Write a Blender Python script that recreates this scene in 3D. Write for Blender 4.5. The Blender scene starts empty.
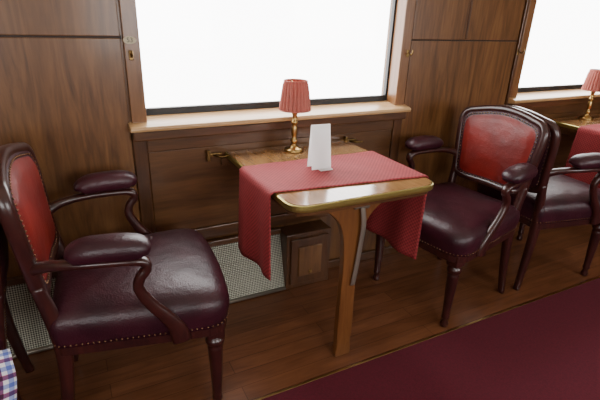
import bpy, bmesh, math, random
from mathutils import Vector, Matrix
random.seed(3)
W=1.914
# ------------------------------------------------------------------ materials
def newmat(name):
    m=bpy.data.materials.new(name); m.use_nodes=True
    nt=m.node_tree; b=nt.nodes['Principled BSDF']; return m,nt,b
def wood(name,c1,c2,scale=(1.2,14,14),rough=.4,coat=.2,bump=.05,pl=None):
    m,nt,b=newmat(name); N=nt.nodes; L=nt.links
    tc=N.new('ShaderNodeTexCoord'); mp=N.new('ShaderNodeMapping'); mp.inputs['Scale'].default_value=scale
    L.new(tc.outputs['Object'],mp.inputs['Vector'])
    n1=N.new('ShaderNodeTexNoise'); n1.inputs['Scale'].default_value=2.2; n1.inputs['Detail'].default_value=7; n1.inputs['Roughness'].default_value=.62; n1.inputs['Distortion'].default_value=1.1
    L.new(mp.outputs[0],n1.inputs['Vector'])
    n2=N.new('ShaderNodeTexNoise'); n2.inputs['Scale'].default_value=9; n2.inputs['Detail'].default_value=4
    L.new(mp.outputs[0],n2.inputs['Vector'])
    mx=N.new('ShaderNodeMath'); mx.operation='MULTIPLY_ADD'; mx.inputs[1].default_value=.35
    L.new(n2.outputs['Fac'],mx.inputs[0]); L.new(n1.outputs['Fac'],mx.inputs[2])
    cr=N.new('ShaderNodeValToRGB'); cr.color_ramp.elements[0].position=.45; cr.color_ramp.elements[1].position=.85
    cr.color_ramp.elements[0].color=(*c1,1); cr.color_ramp.elements[1].color=(*c2,1)
    L.new(mx.outputs[0],cr.inputs[0]); out=cr.outputs[0]
    if pl:
        br=N.new('ShaderNodeTexBrick'); br.inputs['Scale'].default_value=1; br.inputs['Brick Width'].default_value=pl[0]; br.inputs['Row Height'].default_value=pl[1]
        br.inputs['Mortar Size'].default_value=.0014; br.inputs['Color1'].default_value=(1,1,1,1); br.inputs['Color2'].default_value=(.76,.73,.7,1); br.inputs['Mortar'].default_value=(.4,.33,.3,1)
        L.new(tc.outputs['Object'],br.inputs['Vector'])
        mm=N.new('ShaderNodeMix'); mm.data_type='RGBA'; mm.blend_type='MULTIPLY'; mm.inputs[0].default_value=1
        L.new(out,mm.inputs[6]); L.new(br.outputs['Color'],mm.inputs[7]); out=mm.outputs[2]
    L.new(out,b.inputs['Base Color'])
    b.inputs['Roughness'].default_value=rough; b.inputs['Coat Weight'].default_value=coat; b.inputs['Coat Roughness'].default_value=.15
    bp=N.new('ShaderNodeBump'); bp.inputs['Strength'].default_value=bump; L.new(mx.outputs[0],bp.inputs['Height']); L.new(bp.outputs[0],b.inputs['Normal'])
    return m
def leather(name,c1,c2,rough=.3):
    m,nt,b=newmat(name); N=nt.nodes; L=nt.links
    tc=N.new('ShaderNodeTexCoord')
    n=N.new('ShaderNodeTexNoise'); n.inputs['Scale'].default_value=7; n.inputs['Detail'].default_value=5; L.new(tc.outputs['Object'],n.inputs['Vector'])
    cr=N.new('ShaderNodeValToRGB'); cr.color_ramp.elements[0].position=.35; cr.color_ramp.elements[1].position=.7
    cr.color_ramp.elements[0].color=(*c1,1); cr.color_ramp.elements[1].color=(*c2,1); L.new(n.outputs['Fac'],cr.inputs[0]); L.new(cr.outputs[0],b.inputs['Base Color'])
    v=N.new('ShaderNodeTexVoronoi'); v.inputs['Scale'].default_value=190; L.new(tc.outputs['Object'],v.inputs['Vector'])
    n3=N.new('ShaderNodeTexNoise'); n3.inputs['Scale'].default_value=12; n3.inputs['Detail'].default_value=3; L.new(tc.outputs['Object'],n3.inputs['Vector'])
    ad=N.new('ShaderNodeMath'); ad.operation='MULTIPLY_ADD'; ad.inputs[1].default_value=9; L.new(n3.outputs['Fac'],ad.inputs[0]); L.new(v.outputs['Distance'],ad.inputs[2])
    bp=N.new('ShaderNodeBump'); bp.inputs['Strength'].default_value=.2; bp.inputs['Distance'].default_value=.003; L.new(ad.outputs[0],bp.inputs['Height']); L.new(bp.outputs[0],b.inputs['Normal'])
    b.inputs['Roughness'].default_value=rough; b.inputs['Specular IOR Level'].default_value=.5
    return m
def plain(name,c,rough=.5,metal=0,noise=0,nscale=30,transl=0):
    m,nt,b=newmat(name); b.inputs['Base Color'].default_value=(*c,1); b.inputs['Roughness'].default_value=rough; b.inputs['Metallic'].default_value=metal
    N=nt.nodes; L=nt.links
    if noise:
        tc=N.new('ShaderNodeTexCoord'); n=N.new('ShaderNodeTexNoise'); n.inputs['Scale'].default_value=nscale; n.inputs['Detail'].default_value=4
        L.new(tc.outputs['Object'],n.inputs['Vector']); cr=N.new('ShaderNodeValToRGB'); a=1-noise
        cr.color_ramp.elements[0].color=(c[0]*a,c[1]*a,c[2]*a,1); cr.color_ramp.elements[1].color=(c[0]*(1+noise),c[1]*(1+noise),c[2]*(1+noise),1)
        cr.color_ramp.elements[0].position=.3; cr.color_ramp.elements[1].position=.7
        L.new(n.outputs['Fac'],cr.inputs[0]); L.new(cr.outputs[0],b.inputs['Base Color'])
    if transl:
        t=N.new('ShaderNodeBsdfTranslucent'); t.inputs[0].default_value=(*c,1); mx=N.new('ShaderNodeMixShader'); mx.inputs[0].default_value=transl
        o=N['Material Output']; L.new(b.outputs[0],mx.inputs[1]); L.new(t.outputs[0],mx.inputs[2]); L.new(mx.outputs[0],o.inputs[0])
    return m
def checkcloth(name):
    m,nt,b=newmat(name); N=nt.nodes; L=nt.links; tc=N.new('ShaderNodeTexCoord'); sp=N.new('ShaderNodeSeparateXYZ'); L.new(tc.outputs['UV'],sp.inputs[0])
    cur=None
    for ax,freq,thr,col in ((0,26,.5,(.35,.42,.75)),(1,26,.5,(.35,.42,.75)),(0,13,.72,(.75,.22,.28)),(1,13,.72,(.75,.22,.28))):
        mu=N.new('ShaderNodeMath'); mu.operation='MULTIPLY'; mu.inputs[1].default_value=freq; L.new(sp.outputs[ax],mu.inputs[0])
        fr=N.new('ShaderNodeMath'); fr.operation='FRACT'; L.new(mu.outputs[0],fr.inputs[0])
        gt=N.new('ShaderNodeMath'); gt.operation='GREATER_THAN'; gt.inputs[1].default_value=thr; L.new(fr.outputs[0],gt.inputs[0])
        mm=N.new('ShaderNodeMix'); mm.data_type='RGBA'; mm.blend_type='MULTIPLY'; L.new(gt.outputs[0],mm.inputs[0])
        if cur is None: mm.inputs[6].default_value=(.8,.8,.84,1)
        else: L.new(cur,mm.inputs[6])
        mm.inputs[7].default_value=(*col,1); cur=mm.outputs[2]
    L.new(cur,b.inputs['Base Color']); b.inputs['Roughness'].default_value=.85
    return m
M={}
M['panel']=wood('walnut_panel',(.075,.029,.009),(.20,.090,.030),(9,9,.9),.36,.2)
M['panelH']=wood('walnut_panel_horizontal',(.060,.024,.008),(.145,.063,.022),(.9,9,9),.36,.2)
M['trim']=wood('dark_walnut_trim',(.048,.018,.006),(.105,.042,.014),(12,12,1.5),.35,.25)
M['trimH']=wood('dark_walnut_trim_horizontal',(.050,.020,.007),(.115,.048,.017),(1.5,12,12),.35,.25)
M['sill']=wood('light_oak_sill',(.42,.24,.10),(.62,.40,.20),(1.5,16,16),.33,.3)
M['frame']=wood('window_frame_wood',(.14,.058,.020),(.25,.115,.042),(12,12,1.2),.35,.3)
M['floor']=wood('floor_planks',(.125,.045,.020),(.24,.094,.042),(1.0,10,10),.30,.3,.02,pl=(.9,.075))
M['tabletop']=wood('table_top_wood',(.24,.12,.040),(.38,.20,.075),(12,1.5,12),.16,.9,.01)
M['leg']=wood('table_leg_wood',(.105,.036,.010),(.185,.072,.022),(14,14,1.5),.35,.2)
M['mahog']=wood('mahogany_chair_frame',(.020,.005,.005),(.050,.012,.009),(10,10,3),.32,.3)
M['seat']=leather('oxblood_leather',(.024,.004,.009),(.050,.008,.016),.39)
M['red']=leather('red_leather',(.14,.008,.006),(.25,.015,.010),.42)
M['brass']=plain('brass',(.48,.32,.12),.3,1)
M['darkbrass']=plain('aged_brass',(.24,.15,.055),.36,1,.3,60)
M['rim']=plain('brass_table_rim',(.42,.35,.11),.33,.9)
M['nail']=plain('nail_heads',(.20,.11,.06),.35,1)
M['steel']=plain('steel_hinge',(.36,.33,.27),.4,.8)
M['black']=plain('black_rubber_gasket',(.012,.012,.014),.5)
M['groove']=plain('dark_groove',(.02,.008,.004),.6)
M['paper']=plain('white_card',(.97,.97,.97),.6,transl=.5)
M['cream']=plain('cream_paint',(.62,.57,.46),.6,0,.05,5)
M['enamel']=plain('cream_enamel',(.5,.42,.26),.4)
M['shade']=plain('pink_lampshade_fabric',(.56,.19,.15),.85,0,.08,80,transl=.35)
M['carpet']=plain('burgundy_carpet',(.095,.004,.015),.95,0,.2,160)
M['check']=checkcloth('checked_cloth_blue_red')
def clothmat():
    m,nt,b=newmat('rose_tablecloth_weave'); N=nt.nodes; L=nt.links; tc=N.new('ShaderNodeTexCoord')
    ck=N.new('ShaderNodeTexChecker'); ck.inputs['Scale'].default_value=120; ck.inputs[1].default_value=(.38,.040,.045,1); ck.inputs[2].default_value=(.225,.020,.024,1); L.new(tc.outputs['UV'],ck.inputs[0])
    n=N.new('ShaderNodeTexNoise'); n.inputs['Scale'].default_value=45; n.inputs['Detail'].default_value=4; L.new(tc.outputs['UV'],n.inputs['Vector'])
    cr=N.new('ShaderNodeValToRGB'); cr.color_ramp.elements[0].color=(.72,.72,.72,1); cr.color_ramp.elements[1].color=(1.2,1.2,1.2,1); L.new(n.outputs['Fac'],cr.inputs[0])
    mm=N.new('ShaderNodeMix'); mm.data_type='RGBA'; mm.blend_type='MULTIPLY'; mm.inputs[0].default_value=1; L.new(ck.outputs[0],mm.inputs[6]); L.new(cr.outputs[0],mm.inputs[7])
    L.new(mm.outputs[2],b.inputs['Base Color']); b.inputs['Roughness'].default_value=.8
    bp=N.new('ShaderNodeBump'); bp.inputs['Strength'].default_value=.3; bp.inputs['Distance'].default_value=.002; L.new(n.outputs['Fac'],bp.inputs['Height']); L.new(bp.outputs[0],b.inputs['Normal'])
    return m
M['cloth']=clothmat()
def meshmat():
    m,nt,b=newmat('perforated_heater_metal'); N=nt.nodes; L=nt.links; tc=N.new('ShaderNodeTexCoord'); sp=N.new('ShaderNodeSeparateXYZ'); L.new(tc.outputs['Object'],sp.inputs[0])
    def math_(op,a,bv):
        n=N.new('ShaderNodeMath'); n.operation=op
        for i,v in enumerate((a,bv)):
            if v is None: continue
            if isinstance(v,(int,float)): n.inputs[i].default_value=v
            else: L.new(v,n.inputs[i])
        return n.outputs[0]
    s=math_('ADD',sp.outputs[0],sp.outputs[2]); d=math_('SUBTRACT',sp.outputs[0],sp.outputs[2]); k=360
    a=math_('SINE',math_('MULTIPLY',s,k),None); c=math_('SINE',math_('MULTIPLY',d,k),None)
    p=math_('MULTIPLY',a,c); q=math_('ADD',math_('MULTIPLY',p,.5),.5)
    cr=N.new('ShaderNodeValToRGB'); cr.color_ramp.elements[0].position=.42; cr.color_ramp.elements[1].position=.6
    cr.color_ramp.elements[0].color=(.42,.42,.33,1); cr.color_ramp.elements[1].color=(.05,.045,.035,1); L.new(q,cr.inputs[0]); L.new(cr.outputs[0],b.inputs['Base Color'])
    b.inputs['Metallic'].default_value=.4; b.inputs['Roughness'].default_value=.35
    bp=N.new('ShaderNodeBump'); bp.invert=True; bp.inputs['Strength'].default_value=.5; bp.inputs['Distance'].default_value=.004; L.new(q,bp.inputs['Height']); L.new(bp.outputs[0],b.inputs['Normal'])
    return m
M['mesh']=meshmat()
def glassmat():
    m=bpy.data.materials.new('window_glass'); m.use_nodes=True; nt=m.node_tree; N=nt.nodes; N.clear()
    o=N.new('ShaderNodeOutputMaterial'); t=N.new('ShaderNodeBsdfTransparent'); g=N.new('ShaderNodeBsdfGlossy'); g.inputs['Roughness'].default_value=.02
    mx=N.new('ShaderNodeMixShader'); mx.inputs[0].default_value=.05; nt.links.new(t.outputs[0],mx.inputs[1]); nt.links.new(g.outputs[0],mx.inputs[2]); nt.links.new(mx.outputs[0],o.inputs[0]); return m
M['glass']=glassmat()
# ------------------------------------------------------------------ mesh helpers
def link(o,parent=None):
    bpy.context.collection.objects.link(o)
    if parent: o.parent=parent
    return o
def obj(name,verts,faces,mat,parent=None,smooth=False,bevel=0,sub=0,solid=0,off=None,mats=None,fm=None,uv=None):
    off=Vector(off) if off is not None else (parent.location if parent else Vector())
    me=bpy.data.meshes.new(name); me.from_pydata([tuple(Vector(v)-off) for v in verts],[],faces)
    for mm in (mats or [mat]): me.materials.append(M[mm])
    if fm:
        for p,i in zip(me.polygons,fm): p.material_index=i
    if uv:
        ul=me.uv_layers.new(name='UVMap')
        for lp in me.loops: ul.data[lp.index].uv=uv[lp.vertex_index]
    bm=bmesh.new(); bm.from_mesh(me); bmesh.ops.recalc_face_normals(bm,faces=bm.faces); bm.to_mesh(me); bm.free()
    for p in me.polygons: p.use_smooth=smooth
    o=bpy.data.objects.new(name,me); link(o,parent)
    if not parent: o.location=off
    if bevel:
        b=o.modifiers.new('bev','BEVEL'); b.width=bevel; b.segments=2; b.limit_method='ANGLE'; b.angle_limit=math.radians(40)
    if solid:
        s=o.modifiers.new('sol','SOLIDIFY'); s.thickness=solid; s.offset=0
    if sub:
        s=o.modifiers.new('sub','SUBSURF'); s.levels=sub; s.render_levels=sub
    return o
def boxdata(bs):
    V=[];F=[]
    for (x0,x1,y0,y1,z0,z1) in bs:
        n=len(V); V+=[(x0,y0,z0),(x1,y0,z0),(x1,y1,z0),(x0,y1,z0),(x0,y0,z1),(x1,y0,z1),(x1,y1,z1),(x0,y1,z1)]
        F+=[[n+i for i in f] for f in ((0,3,2,1),(4,5,6,7),(0,1,5,4),(1,2,6,5),(2,3,7,6),(3,0,4,7))]
    return V,F
def boxes(name,bs,mat,parent=None,bevel=0,**k):
    V,F=boxdata(bs); return obj(name,V,F,mat,parent,bevel=bevel,**k)
def lathe(name,prof,cx,cy,mat,parent=None,n=20,mod=None,**k):
    V=[];F=[]
    for (r,z) in prof:
        for i in range(n):
            a=2*math.pi*i/n; rr=r*(mod(a) if mod else 1); V.append((cx+rr*math.cos(a),cy+rr*math.sin(a),z))
    for j in range(len(prof)-1):
        for i in range(n): F.append([j*n+i,j*n+(i+1)%n,(j+1)*n+(i+1)%n,(j+1)*n+i])
    if not k.pop('open',False):
        F.append(list(range(n))[::-1]); F.append([(len(prof)-1)*n+i for i in range(n)])
    return obj(name,V,F,mat,parent,smooth=True,**k)
def cat(pts,res=6,closed=False):
    P=[Vector(p) for p in pts]; n=len(P); out=[]
    rng=range(n) if closed else range(n-1)
    for i in rng:
        if closed: a,b,c,d=P[(i-1)%n],P[i],P[(i+1)%n],P[(i+2)%n]
        else: a,b,c,d=P[max(i-1,0)],P[i],P[i+1],P[min(i+2,n-1)]
        for k in range(res):
            t=k/res; out.append(.5*((2*b)+(c-a)*t+(2*a-5*b+4*c-d)*t*t+(3*b-a-3*c+d)*t**3))
    if not closed: out.append(P[-1])
    return out
def sweepdata(pts,rad,up=(0,1,0),n=10,closed=False,res=6,power=1.0):
    ext=[Vector((*p,)) for p in pts]; C=cat(ext,res,closed); R=cat([Vector((r[0],r[1],0)) for r in rad],res,closed)
    m=len(C); V=[];F=[]; up=Vector(up)
    for i,c in enumerate(C):
        if closed: t=C[(i+1)%m]-C[i-1]
        else: t=C[min(i+1,m-1)]-C[max(i-1,0)]
        t.normalize(); s=(up-t*up.dot(t)).normalized(); u=t.cross(s)
        for k in range(n):
            a=2*math.pi*k/n; ca,sa=math.cos(a),math.sin(a)
            ca=math.copysign(abs(ca)**power,ca); sa=math.copysign(abs(sa)**power,sa)
            V.append(c+s*ca*R[i].x+u*sa*R[i].y)
    for i in range(m if closed else m-1):
        for k in range(n):
            j=(i+1)%m; F.append([i*n+k,i*n+(k+1)%n,j*n+(k+1)%n,j*n+k])
    if not closed: F.append(list(range(n))[::-1]); F.append([(m-1)*n+k for k in range(n)])
    return V,F
def merge(*ds):
    V=[];F=[]
    for v,f in ds:
        n=len(V); V+=list(v); F+=[[i+n for i in q] for q in f]
    return V,F
def rpoly(corners,r,seg=5):
    out=[]; n=len(corners)
    for i in range(n):
        p=Vector(corners[i]); a=Vector(corners[i-1]); b=Vector(corners[(i+1)%n]); rr=r[i] if isinstance(r,(list,tuple)) else r
        da=(a-p).normalized(); db=(b-p).normalized(); s=p+da*rr; e=p+db*rr
        for k in range(seg+1):
            t=k/seg; out.append((1-t)**2*s+2*t*(1-t)*p+t*t*e)
    return out
def layers(poly,lay,c,captop=True,capbot=True):
    V=[];F=[];n=len(poly)
    for s,z in lay:
        for p in poly: V.append((c[0]+(p[0]-c[0])*s,c[1]+(p[1]-c[1])*s,z))
    for j in range(len(lay)-1):
        for i in range(n): F.append([j*n+i,j*n+(i+1)%n,(j+1)*n+(i+1)%n,(j+1)*n+i])
    if capbot: F.append(list(range(n))[::-1])
    if captop: F.append([(len(lay)-1)*n+i for i in range(n)])
    return V,F
def dome(p,r,n=6):
    V=[];F=[]
    for j in range(1,4):
        ph=math.pi*j/4
        for i in range(n):
            a=2*math.pi*i/n; V.append((p[0]+r*math.sin(ph)*math.cos(a),p[1]+r*math.sin(ph)*math.sin(a),p[2]+r*math.cos(ph)))
    V.append((p[0],p[1],p[2]+r)); V.append((p[0],p[1],p[2]-r))
    for j in range(2):
        for i in range(n): F.append([j*n+i,j*n+(i+1)%n,(j+1)*n+(i+1)%n,(j+1)*n+i])
    for i in range(n): F.append([3*n,(i+1)%n,i]); F.append([3*n+1,2*n+i,2*n+(i+1)%n])
    return V,F
def empty(name,loc=(0,0,0),rot=0):
    e=bpy.data.objects.new(name,None); e.location=loc; e.rotation_euler=(0,0,rot); e.empty_display_size=.1; bpy.context.collection.objects.link(e); return e
def dup(src,loc,rot=0):
    e=empty(src.name.split('.')[0],loc,rot)
    for c in src.children:
        k=c.copy(); k.parent=e; bpy.context.collection.objects.link(k)
    return e
# ------------------------------------------------------------------ room
XL,XR,YF,ZC=-2.6,5.2,-1.05,2.35
WIN=[(-1.905,-.635),(.28,1.55),(2.465,3.735)]; ZB,ZT=.90,1.72
def wallwith(name,y0,y1,wins,mat,zb,zt):
    bs=[(XL,XR,y0,y1,0,zb),(XL,XR,y0,y1,zt,ZC)]
    xs=[XL]+[v for w in wins for v in w]+[XR]
    for i in range(0,len(xs),2): bs.append((xs[i],xs[i+1],y0,y1,zb,zt))
    return boxes(name,bs,mat)
wallwith('wall_window_side',W,W+.12,WIN,'panel',ZB,ZT)
wallwith('wall_opposite_side',YF-.12,YF,WIN,'panel',ZB,ZT)
boxes('wall_end_left',[(XL-.1,XL,YF-.12,W+.12,0,ZC)],'panel')
boxes('wall_end_right',[(XR,XR+.1,YF-.12,W+.12,0,ZC)],'panel')
boxes('ceiling',[(XL-.1,XR+.1,YF-.12,W+.12,ZC,ZC+.08)],'cream')
boxes('floor',[(XL-.1,XR+.1,YF-.12,W+.12,-.08,0)],'floor')
boxes('carpet_runner',[(XL+.02,XR-.02,-.55,1.183,0,.004)],'carpet',bevel=.0015)
boxes('trim_carpet_edge',[(XL+.02,XR-.02,1.183,1.192,0,.005)],'brass',bevel=.0015)
# windows
for i,(a,b) in enumerate(WIN):
    for side in (0,1):
        y=W+.06 if side==0 else YF-.06; s=1 if side==0 else -1
        e=empty('window_%d'%(i+1+3*side),(0,0,0))
        y0,y1=sorted((y,y+s*.02))
        boxes('gasket',[(a,b,y0,y1,ZB,.945),(a,b,y0,y1,ZT-.03,ZT),(a,a+.018,y0,y1,.945,ZT-.03),(b-.018,b,y0,y1,.945,ZT-.03)],'black',e)
        obj('pane',[(a,y+s*.01,ZB),(b,y+s*.01,ZB),(b,y+s*.01,ZT),(a,y+s*.01,ZT)],[[0,1,2,3]],'glass',e)
        if side==0:
            boxes('frame_boards',[(a-.05,a+.008,W-.018,W+.0605,ZB,ZT+.06),(b-.008,b+.05,W-.018,W+.0605,ZB,ZT+.06),(a+.008,b-.008,W-.018,W+.0605,ZT-.008,ZT+.06)],'frame',e,bevel=.003)
            V=[];F=[]
            x0,x1=a-.065,b+.06
            prof=[(W+.06,.917),(W-.045,.902),(W-.066,.897),(W-.070,.888),(W-.066,.878),(W-.03,.872),(W+.06,.872)]
            for x in (x0,x1): V+=[(x,yy,zz) for yy,zz in prof]
            n=len(prof)
            for k in range(n): F.append([k,(k+1)%n,n+(k+1)%n,n+k])
            F.append(list(range(n))); F.append([n+k for k in range(n)])
            obj('sill_board',V,F,'sill',e,bevel=.002)
            boxes('sill_apron',[(x0+.01,x1-.01,W-.050,W,.835,.874)],'trimH',e,bevel=.006)
tr=[]
for a,b in WIN:
    tr+= [(a-.055,a+.0,W-.016,W,.33,.84),(b-.0,b+.055,W-.016,W,.33,.84)]
boxes('trim_1',tr,'trim',bevel=.004)
boxes('trim_2',[(a,b,W-.012,W,.775,.835) for a,b in WIN],'trimH',bevel=.005)
boxes('trim_3',[(a,b,W-.018,W,.33,.39) for a,b in WIN],'trimH',bevel=.005)
boxes('trim_4',[(XL,XR,W-.02,W,0,.05)],'trimH',bevel=.005)
gaps=[(XL,WIN[0][0]-.055),(WIN[0][1]+.055,WIN[1][0]-.055),(WIN[1][1]+.055,WIN[2][0]-.075),(WIN[2][1]+.055,XR)]
up=[];lo=[]
for a,b in gaps:
    lo.append((a+.004,b-.004,W-.010,W,.40,1.226)); up.append((a+.004,b-.004,W-.010,W,1.232,2.2))
boxes('wall_panel_lower',lo,'panel',bevel=.003)
boxes('wall_panel_upper',up,'panel',bevel=.003)
boxes('trim_5',[(a,b,W-.006,W,1.222,1.236) for a,b in gaps],'groove')
boxes('trim_6',[(WIN[2][0]-.075,WIN[2][0]-.05,W-.02,W,.40,2.2),(WIN[1][1]+.42,WIN[1][1]+.432,W-.016,W,1.236,2.2)],'trim',bevel=.004)
boxes('wall_panel_wainscot',[(a+.002,b-.002,W-.006,W,.39,.775) for a,b in WIN],'panelH',bevel=.003)
def hook(x,z,plate):
    e=empty('coat_hook',(x,W-.018,z))
    boxes('back_plate',[(x-.008,x+.008,W-.022,W-.016,z-.018,z+.018)],'darkbrass',e,bevel=.003)
    V,F=sweepdata([(x,W-.02,z+.005),(x,W-.045,z-.004),(x,W-.055,z+.008),(x,W-.053,z+.02)],[(.004,.004)]*4,up=(1,0,0),n=8)
    obj('hook_arm',V,F,'darkbrass',e,smooth=True)
    if plate:
        p=empty('number_plate',(x,W-.02,z+.055))
        n=24; V=[];
        for yy in (W-.018,W-.023):
            V+=[(x+.024*math.cos(2*math.pi*k/n),yy,z+.055+.014*math.sin(2*math.pi*k/n)) for k in range(n)]
        F=[[k,(k+1)%n,n+(k+1)%n,n+k] for k in range(n)]+[list(range(n)),[n+k for k in range(n)]]
        obj('oval_plate',V,F,'enamel',p)
        cu=bpy.data.curves.new('digits','FONT'); cu.body='53'; cu.size=.024; cu.align_x='CENTER'; cu.align_y='CENTER'; cu.extrude=.0005
        t=bpy.data.objects.new('digits',cu); t.data.materials.append(M['black']); link(t,p); t.location=(0,-.0045,0); t.rotation_euler=(math.pi/2,0,0)
hook(.252,1.165,True); hook(1.585,1.165,False); hook(2.40,1.17,False)
e=empty('wall_heater',(0,W,0))
def heater(x0,x1):
    V=[(x0,W-.105,.012),(x1,W-.105,.012),(x1,W-.03,.30),(x0,W-.03,.30),(x0,W,.012),(x1,W,.012),(x1,W,.30),(x0,W,.30)]
    return V,[[0,1,2,3],[0,3,7,4],[1,5,6,2],[3,2,6,7],[0,4,5,1]]
for x0,x1 in ((XL+.1,.885),):
    V,F=heater(x0,x1); obj('perforated_cover',V,F,'mesh',e)
    boxes('top_rail',[(x0,x1,W-.045,W-.018,.296,.325)],'trimH',e,bevel=.004)
    V,F=sweepdata([(x0,W-.108,.012),((x0+x1)/2,W-.108,.012),(x1,W-.108,.012)],[(.010,.010)]*3,up=(0,1,0),n=8,res=2); obj('bottom_pipe',V,F,'steel',e,smooth=True)
c=empty('heater_valve_cabinet',(1.0,W-.07,0))
boxes('carcass',[(.885,1.14,W-.115,W,0,.315)],'trim',c,bevel=.005)
boxes('door_frame',[(.905,1.12,W-.127,W-.113,.03,.29)],'trim',c,bevel=.004)
boxes('door_panel',[(.945,1.08,W-.135,W-.125,.075,.245)],'panel',c,bevel=.006)
boxes('latch',[(1.005,1.02,W-.143,W-.134,.09,.105)],'brass',c,bevel=.002)
# ------------------------------------------------------------------ table
X0,X1,Y0,Y1=.61,1.240,1.200,W-.005
def table():
    t=empty('dining_table',(.92,1.56,0))
    outline=rpoly([(X0,Y0),(X1,Y0),(X1,Y1-.01),(X0,Y1-.01)],[.075,.075,.004,.004],8)
    c=((X0+X1)/2,(Y0+Y1)/2)
    V,F=layers(outline,[(.99,.724),(1,.727),(1.002,.735),(1,.746),(.99,.7485)],c); obj('rim_band',V,F,'rim',t,smooth=False)
    V,F=layers(outline,[(.978,.746),(.978,.7505)],c); obj('top',V,F,'tabletop',t)
    V,F=layers(outline,[(.965,.708),(.968,.725)],c); obj('top_core',V,F,'trimH',t)
    boxes('under_frame',[(X0+.06,X1-.06,Y0+.09,Y1-.02,.67,.71)],'trimH',t,bevel=.004)
    half=[(.155,.716),(.153,.700),(.130,.688),(.095,.665),(.062,.625),(.044,.575),(.036,.52),(.032,.44),(.033,.30),(.035,.15),(.033,.06),(.036,.03),(.036,0)]
    hc=cat([Vector((a,0,b)) for a,b in half],3); lx=.897
    prof=[(lx+p.x,p.z) for p in hc]+[(lx-p.x,p.z) for p in reversed(hc)]
    V=[];n=len(prof)
    for yy in (1.262,1.292): V+=[(x,yy,z) for x,z in prof]
    F=[[k,(k+1)%n,n+(k+1)%n,n+k] for k in range(n)]+[list(range(n)),[n+k for k in range(n)]]
    obj('shaped_leg',V,F,'leg',t,bevel=.003)
    V,F=sweepdata([(.918,1.250,.706),(.930,1.246,.62),(.928,1.250,.54),(.920,1.252,.44),(.910,1.254,.35)],[(.003,.011)]*5,up=(0,1,0),n=8,power=.5)
    obj('folding_stay',V,F,'steel',t,smooth=True)
    V,F=sweepdata([(.885,1.252,.690),(.915,1.246,.697),(.95,1.25,.688)],[(.004,.012)]*3,up=(0,1,0),n=8); obj('stay_hinge',V,F,'steel',t,smooth=True)
    boxes('wall_cleats',[(X0-.02,X1+.02,W-.03,W-.012,.69,.722)],'trimH',t,bevel=.003)
    for k,x in enumerate((X0-.055,X1+.03)):
        boxes('wall_bracket_%d'%(k+1),[(x-.02,x+.04,W-.03,W-.012,.735,.75),(x-.03,x-.015,W-.035,W-.012,.715,.765)],'darkbrass',t,bevel=.003)
        V,F=sweepdata([(x,W-.03,.742),(x+.02,W-.06,.742),(x+.055,W-.06,.742)],[(.005,.005)]*3,up=(0,0,1),n=8); obj('bracket_hook_%d'%(k+1),V,F,'darkbrass',t,smooth=True)
    return t
T1=table(); T2=dup(T1,(.92+2.185,1.56,0))
def runner():
    e=empty('table_runner',(.92,1.5,.75))
    nu,nv=70,26; V=[];F=[];UV=[]
    drop=.375; Ltot=drop*2+(X1-X0)+.016
    xl,xr=X0-.008,X1+.004; rz=.7545; rad=.010
    for i in range(nu+1):
        s=i/nu*Ltot-drop
        for j in range(nv+1):
            v=j/nv
            wdt=xr-xl
            fx=min(max(s/wdt,0),1)
            y=(1.344*(1-fx)+1.279*fx)*(1-v)+(1.655)*v
            if s<0:
                d=-s; dd=d*(.965+.05*v); k=min(1,d/.10)
                if d<rad*1.57: a=d/rad; x=xl-rad*math.sin(a); z=rz-rad*(1-math.cos(a))
                else: x=xl-rad; z=rz-rad-(dd-rad*1.57)
                amp=k*d/drop
                x+=-.010*amp*math.sin(v*9.5+.6)+.010*amp*(1-2*v); y+=amp*.02*v+.005*amp*math.sin(v*13)
            elif s>wdt:
                d=s-wdt; k=min(1,d/.10)
                if d<rad*1.57: a=d/rad; x=xr+rad*math.sin(a); z=rz-rad*(1-math.cos(a))
                else: x=xr+rad; z=rz-rad-(d*1.03-rad*1.57)
                amp=k*d/drop
                x+=.012*amp*math.sin(v*10+2)-.014*amp; y+=amp*.02*(v-.1)+.006*amp*math.sin(v*12+1)
            else:
                x=xl+s; z=rz+.0008*math.sin(s*40+v*9)
            V.append((x,y,z)); UV.append((s,v*.33))
    for i in range(nu):
        for j in range(nv): a=i*(nv+1)+j; F.append([a,a+1,a+nv+2,a+nv+1])
    obj('cloth',V,F,'cloth',e,smooth=True,solid=.002,uv=UV)
    return e
R1=runner(); R2=dup(R1,(.92+2.185,1.5,.75))
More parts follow.
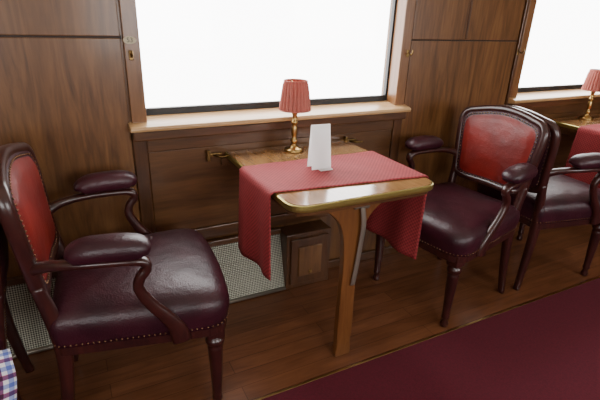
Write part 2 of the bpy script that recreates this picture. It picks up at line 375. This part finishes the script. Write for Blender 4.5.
# ------------------------------------------------------------------ lamp
def lamp():
    lx,ly=.907,1.80; e=empty('table_lamp',(lx,ly,.75)); z=.7508
    prof=[(.043,0),(.046,.004),(.043,.010),(.034,.015),(.020,.020),(.013,.028),(.010,.036),(.015,.042),(.018,.048),(.013,.056),(.009,.064),(.012,.072),(.014,.090),(.013,.112),(.009,.122),(.015,.128),(.016,.133),(.010,.140),(.010,.165),(.013,.170),(.013,.21),(.006,.215),(.004,.30)]
    lathe('brass_stand',[(r,z+h) for r,h in prof],lx,ly,'brass',e,24)
    NP=24
    def pl(a): return 1+.055*math.cos(a*NP)
    V=[];F=[]; n=NP*8
    for (r,h) in ((.0675,.190),(.066,.197),(.061,.24),(.0545,.29),(.0495,.308),(.050,.314)):
        for i in range(n):
            a=2*math.pi*i/n; rr=r*pl(a); V.append((lx+rr*math.cos(a),ly+rr*math.sin(a),z+h))
    for j in range(5):
        for i in range(n): F.append([j*n+i,j*n+(i+1)%n,(j+1)*n+(i+1)%n,(j+1)*n+i])
    obj('pleated_shade',V,F,'shade',e,smooth=True,solid=.0015)
    for nm,r,h in (('shade_ring_bottom',.069,.189),('shade_ring_top',.0505,.313)):
        P=[(lx+r*math.cos(2*math.pi*k/16),ly+r*math.sin(2*math.pi*k/16),z+h) for k in range(16)]
        V,F=sweepdata(P,[(.003,.003)]*16,up=(0,0,1),n=8,closed=True,res=3); obj(nm,V,F,'shade',e,smooth=True)
    V,F=merge(sweepdata([(lx-.05,ly,z+.31),(lx,ly,z+.30),(lx+.05,ly,z+.31)],[(.0015,.0015)]*3,up=(0,1,0),n=6),sweepdata([(lx,ly-.05,z+.31),(lx,ly,z+.30),(lx,ly+.05,z+.31)],[(.0015,.0015)]*3,up=(1,0,0),n=6))
    obj('shade_spider',V,F,'brass',e)
    return e
L1=lamp(); L2=dup(L1,(.905+2.17,1.80,.75))
# ------------------------------------------------------------------ menu card
e=empty('menu_card',(.885,1.52,.756)); z=.7572
V=[(.842,1.505,z),(.928,1.500,z),(.926,1.522,z+.178),(.842,1.527,z+.178),(.846,1.552,z),(.930,1.547,z)]
obj('folded_card',V,[[0,1,2,3],[3,2,5,4]],'paper',e,solid=.0012)
boxes('card_base',[(.87,.925,1.480,1.500,z-.0005,z+.003)],'paper',e)
# ------------------------------------------------------------------ chair (faces +X, local coordinates)
def bx(z,y): return -.228-(z-.42)*.12-.024*(1-(y/.23)**2)*min(1,max(0,(z-.5)/.1))
def chair():
    e=empty('dining_chair',(0,0,0))
    so=rpoly([(.275,-.290),(.275,.290),(-.245,.222),(-.245,-.222)],[.09,.09,.03,.03],6)
    def bow(p):
        x,y=p; 
        if x>.15: x+=.022*(1-(y/.29)**2)
        return (x,y)
    so2=[]
    for i,p in enumerate(so):
        q=so[(i+1)%len(so)]; d=(q-p).length; k=max(1,int(d/.03))
        for j in range(k): so2.append(bow(p.lerp(q,j/k)))
    V,F=layers(so2,[(.97,.355),(.985,.358),(.985,.392),(.97,.396)],(0,0)); obj('seat_rail',V,F,'mahog',e,smooth=False,bevel=.002)
    V,F=layers(so2,[(.96,.385),(.992,.388),(.998,.405),(1.012,.428),(1.018,.448),(1.008,.467),(.985,.482),(.94,.496),(.85,.509),(.68,.518),(.5,.523),(.25,.527),(.02,.529)],(0,0)); obj('seat',V,F,'seat',e,smooth=True)
    pr=[(.013,0),(.018,.004),(.019,.02),(.014,.035),(.015,.045),(.019,.05),(.018,.058),(.0165,.07),(.026,.27),(.027,.285),(.022,.292),(.031,.298),(.033,.308),(.030,.318),(.024,.323),(.025,.33)]
    for i,s in enumerate((-1,1)):
        lathe('front_leg_%d'%(i+1),pr,.232,s*.232,'mahog',e,16)
        boxes('front_leg_block_%d'%(i+1),[(.232-.029,.232+.029,s*.232-.029,s*.232+.029,.328,.39)],'mahog',e,bevel=.005)
        pts=[(-.262,s*.205,0),(-.244,s*.200,.12),(-.226,s*.196,.28),(-.222,s*.195,.40),(bx(.5,.2*s),s*.197,.50),(bx(.6,.2*s),s*.203,.60)]
        V,F=sweepdata(pts,[(.014,.015),(.017,.018),(.020,.022),(.021,.026),(.018,.022),(.017,.018)],up=(0,1,0),n=12,power=.6); obj('rear_leg_%d'%(i+1),V,F,'mahog',e,smooth=True)
        dz=.020; dx=.022
        pts=[(bx(.66,.21)+.005,s*.208,.640+dz),(-.205,s*.236,.656+dz),(-.12,s*.262,.662+dz),(-.03+dx,s*.277,.660+dz),(.010+dx,s*.278,.650+dz),(.016+dx,s*.279,.628+dz),(-.004+dx,s*.279,.600+dz),(-.010+dx,s*.277,.565+dz*.8),(.020+dx,s*.275,.510+dz*.5),(.078+dx*.5,s*.273,.455),(.112,s*.271,.41),(.120,s*.270,.366)]
        V,F=sweepdata(pts,[(.017,.018),(.016,.014),(.020,.012),(.021,.012),(.019,.014),(.017,.014),(.016,.015),(.015,.016),(.015,.018),(.016,.022),(.017,.028),(.017,.03)],up=(0,1,0),n=12,power=.7); obj('arm_rail_%d'%(i+1),V,F,'mahog',e,smooth=True)
        pts=[(-.152,s*.256,.686+dz),(-.145,s*.258,.694+dz),(-.115,s*.266,.704+dz),(-.07,s*.273,.707+dz),(-.01,s*.280,.706+dz),(.030,s*.282,.700+dz),(.046,s*.282,.688+dz)]
        V,F=sweepdata(pts,[(.022,.012),(.038,.026),(.044,.033),(.046,.034),(.046,.034),(.042,.029),(.027,.014)],up=(0,1,0),n=16,power=.78); obj('arm_pad_%d'%(i+1),V,F,'seat',e,smooth=True)
    half=[(.0,.558),(.10,.556),(.165,.560),(.197,.585),(.207,.66),(.217,.74),(.224,.81),(.222,.862),(.200,.893),(.15,.907),(.08,.922),(0,.929)]
    loop=half+[(-y,z) for y,z in reversed(half[1:-1])]
    P=[(bx(z,y),y,z) for y,z in loop]
    V,F=sweepdata(P,[(.021,.018)]*len(P),up=(1,0,.1),n=12,closed=True,res=4,power=.75); obj('back_frame',V,F,'mahog',e,smooth=True)
    out=[(p.y,p.z) for p in cat([Vector((0,y,z)) for y,z in loop],4,True)]
    n=len(out); cz=.735
    def shell(rings,sgn):
        V=[];F=[];fm=[]
        for s,o in rings:
            for y,z in out:
                yy=y*s; zz=cz+(z-cz)*s; V.append((bx(zz,yy)+sgn*o,yy,zz))
        for j in range(len(rings)-1):
            for i in range(n): F.append([j*n+i,j*n+(i+1)%n,(j+1)*n+(i+1)%n,(j+1)*n+i]); fm.append(0 if rings[j+1][0]>=.86 else 1)
        F.append([(len(rings)-1)*n+i for i in range(n)]); fm.append(1)
        return V,F,fm
    V,F,fm=shell([(.97,.010),(.95,.018),(.91,.021),(.88,.021),(.86,.021),(.80,.030),(.65,.036),(.4,.040),(.2,.042),(.03,.042)],1)
    obj('back_upholstery_front',V,F,None,e,smooth=True,mats=['seat','red'],fm=fm)
    V,F,fm=shell([(.96,.008),(.94,.014),(.88,.017),(.7,.019),(.4,.020),(.05,.020)],-1)
    obj('back_upholstery_rear',V,F,None,e,smooth=True,mats=['seat','seat'],fm=fm)
    ds=[]
    def along(pts,step):
        acc=0; res=[]
        for i in range(len(pts)):
            p=Vector(pts[i]); q=Vector(pts[(i+1)%len(pts)]); d=(q-p).length; t=step-acc
            while t<d: res.append(p.lerp(q,t/d)); t+=step
            acc=d-(t-step)
        return res
    for p in along([(x*1.0,y*1.0,.397) for x,y in so2],.016): ds.append(dome(p*1.0,.0038))
    s_=.90
    for p in along([(bx(cz+(z-cz)*s_,y*s_)+.022,y*s_,cz+(z-cz)*s_) for y,z in out],.016): ds.append(dome(p,.0038))
    for p in along([(bx(cz+(z-cz)*.93,y*.93)-.016,y*.93,cz+(z-cz)*.93) for y,z in out],.018): ds.append(dome(p,.0038))
    V,F=merge(*ds); obj('nail_heads',V,F,'nail',e,smooth=True)
    return e
C=chair(); C.location=(.128,1.472,0); C.rotation_euler=(0,0,math.radians(-5))
dup(C,(1.640,1.49,0),math.radians(187))
dup(C,(2.30,1.49,0),math.radians(-4))
C3=dup(C,(-.515,1.48,0),math.radians(185))
# checked cloth hung over the near side of the far-left chair
e=empty('checked_cloth',(-.3,1.2,.5)); V=[];F=[];UV=[]; nu,nv=26,20
for i in range(nu+1):
    s=i/nu*.46
    for j in range(nv+1):
        x=-.495+j/nv*.27
        if s<.05: y=1.205-s; z=.480-.004*(s/.05)
        else:
            d=s-.05; y=1.155-.02*min(1,d*8)-.012*math.sin(j*.8)*min(1,d*6); z=.476-d
        V.append((x+.01*math.sin(s*20),y,z)); UV.append((s*1.6,j/nv*.27*1.6))
for i in range(nu):
    for j in range(nv): a=i*(nv+1)+j; F.append([a,a+1,a+nv+2,a+nv+1])
obj('cloth_sheet',V,F,'check',e,smooth=True,solid=.002,uv=UV)
# ------------------------------------------------------------------ light
w=bpy.data.worlds.new('overcast_sky'); bpy.context.scene.world=w; w.use_nodes=True
bg=w.node_tree.nodes['Background']; bg.inputs[0].default_value=(1,.985,.975,1); bg.inputs[1].default_value=11.5
for i,(a,b) in enumerate(WIN):
    for side in (0,1):
        l=bpy.data.lights.new('sky_portal','AREA'); l.shape='RECTANGLE'; l.size=b-a; l.size_y=ZT-ZB; l.cycles.is_portal=True
        o=bpy.data.objects.new('sky_portal',l); bpy.context.collection.objects.link(o)
        if side==0: o.location=((a+b)/2,W+.10,(ZB+ZT)/2); o.rotation_euler=(-math.pi/2,0,0)
        else: o.location=((a+b)/2,YF-.10,(ZB+ZT)/2); o.rotation_euler=(math.pi/2,0,0)
# ------------------------------------------------------------------ camera
th,ya,ro,H=.3910,.4854,.0375,1.3373
Fv=Vector((math.sin(ya)*math.cos(th),math.cos(ya)*math.cos(th),-math.sin(th)))
R0=Vector((math.cos(ya),-math.sin(ya),0)); U0=R0.cross(Fv)
Rr=math.cos(ro)*R0+math.sin(ro)*U0; Uu=math.cos(ro)*U0-math.sin(ro)*R0
cd=bpy.data.cameras.new('camera'); co=bpy.data.objects.new('camera',cd); bpy.context.collection.objects.link(co)
m=Matrix((Rr,Uu,-Fv)).transposed().to_4x4(); m.translation=Vector((0,0,H)); co.matrix_world=m
cd.sensor_width=36; cd.lens=454.14/600*36; cd.clip_start=.02
bpy.context.scene.camera=co
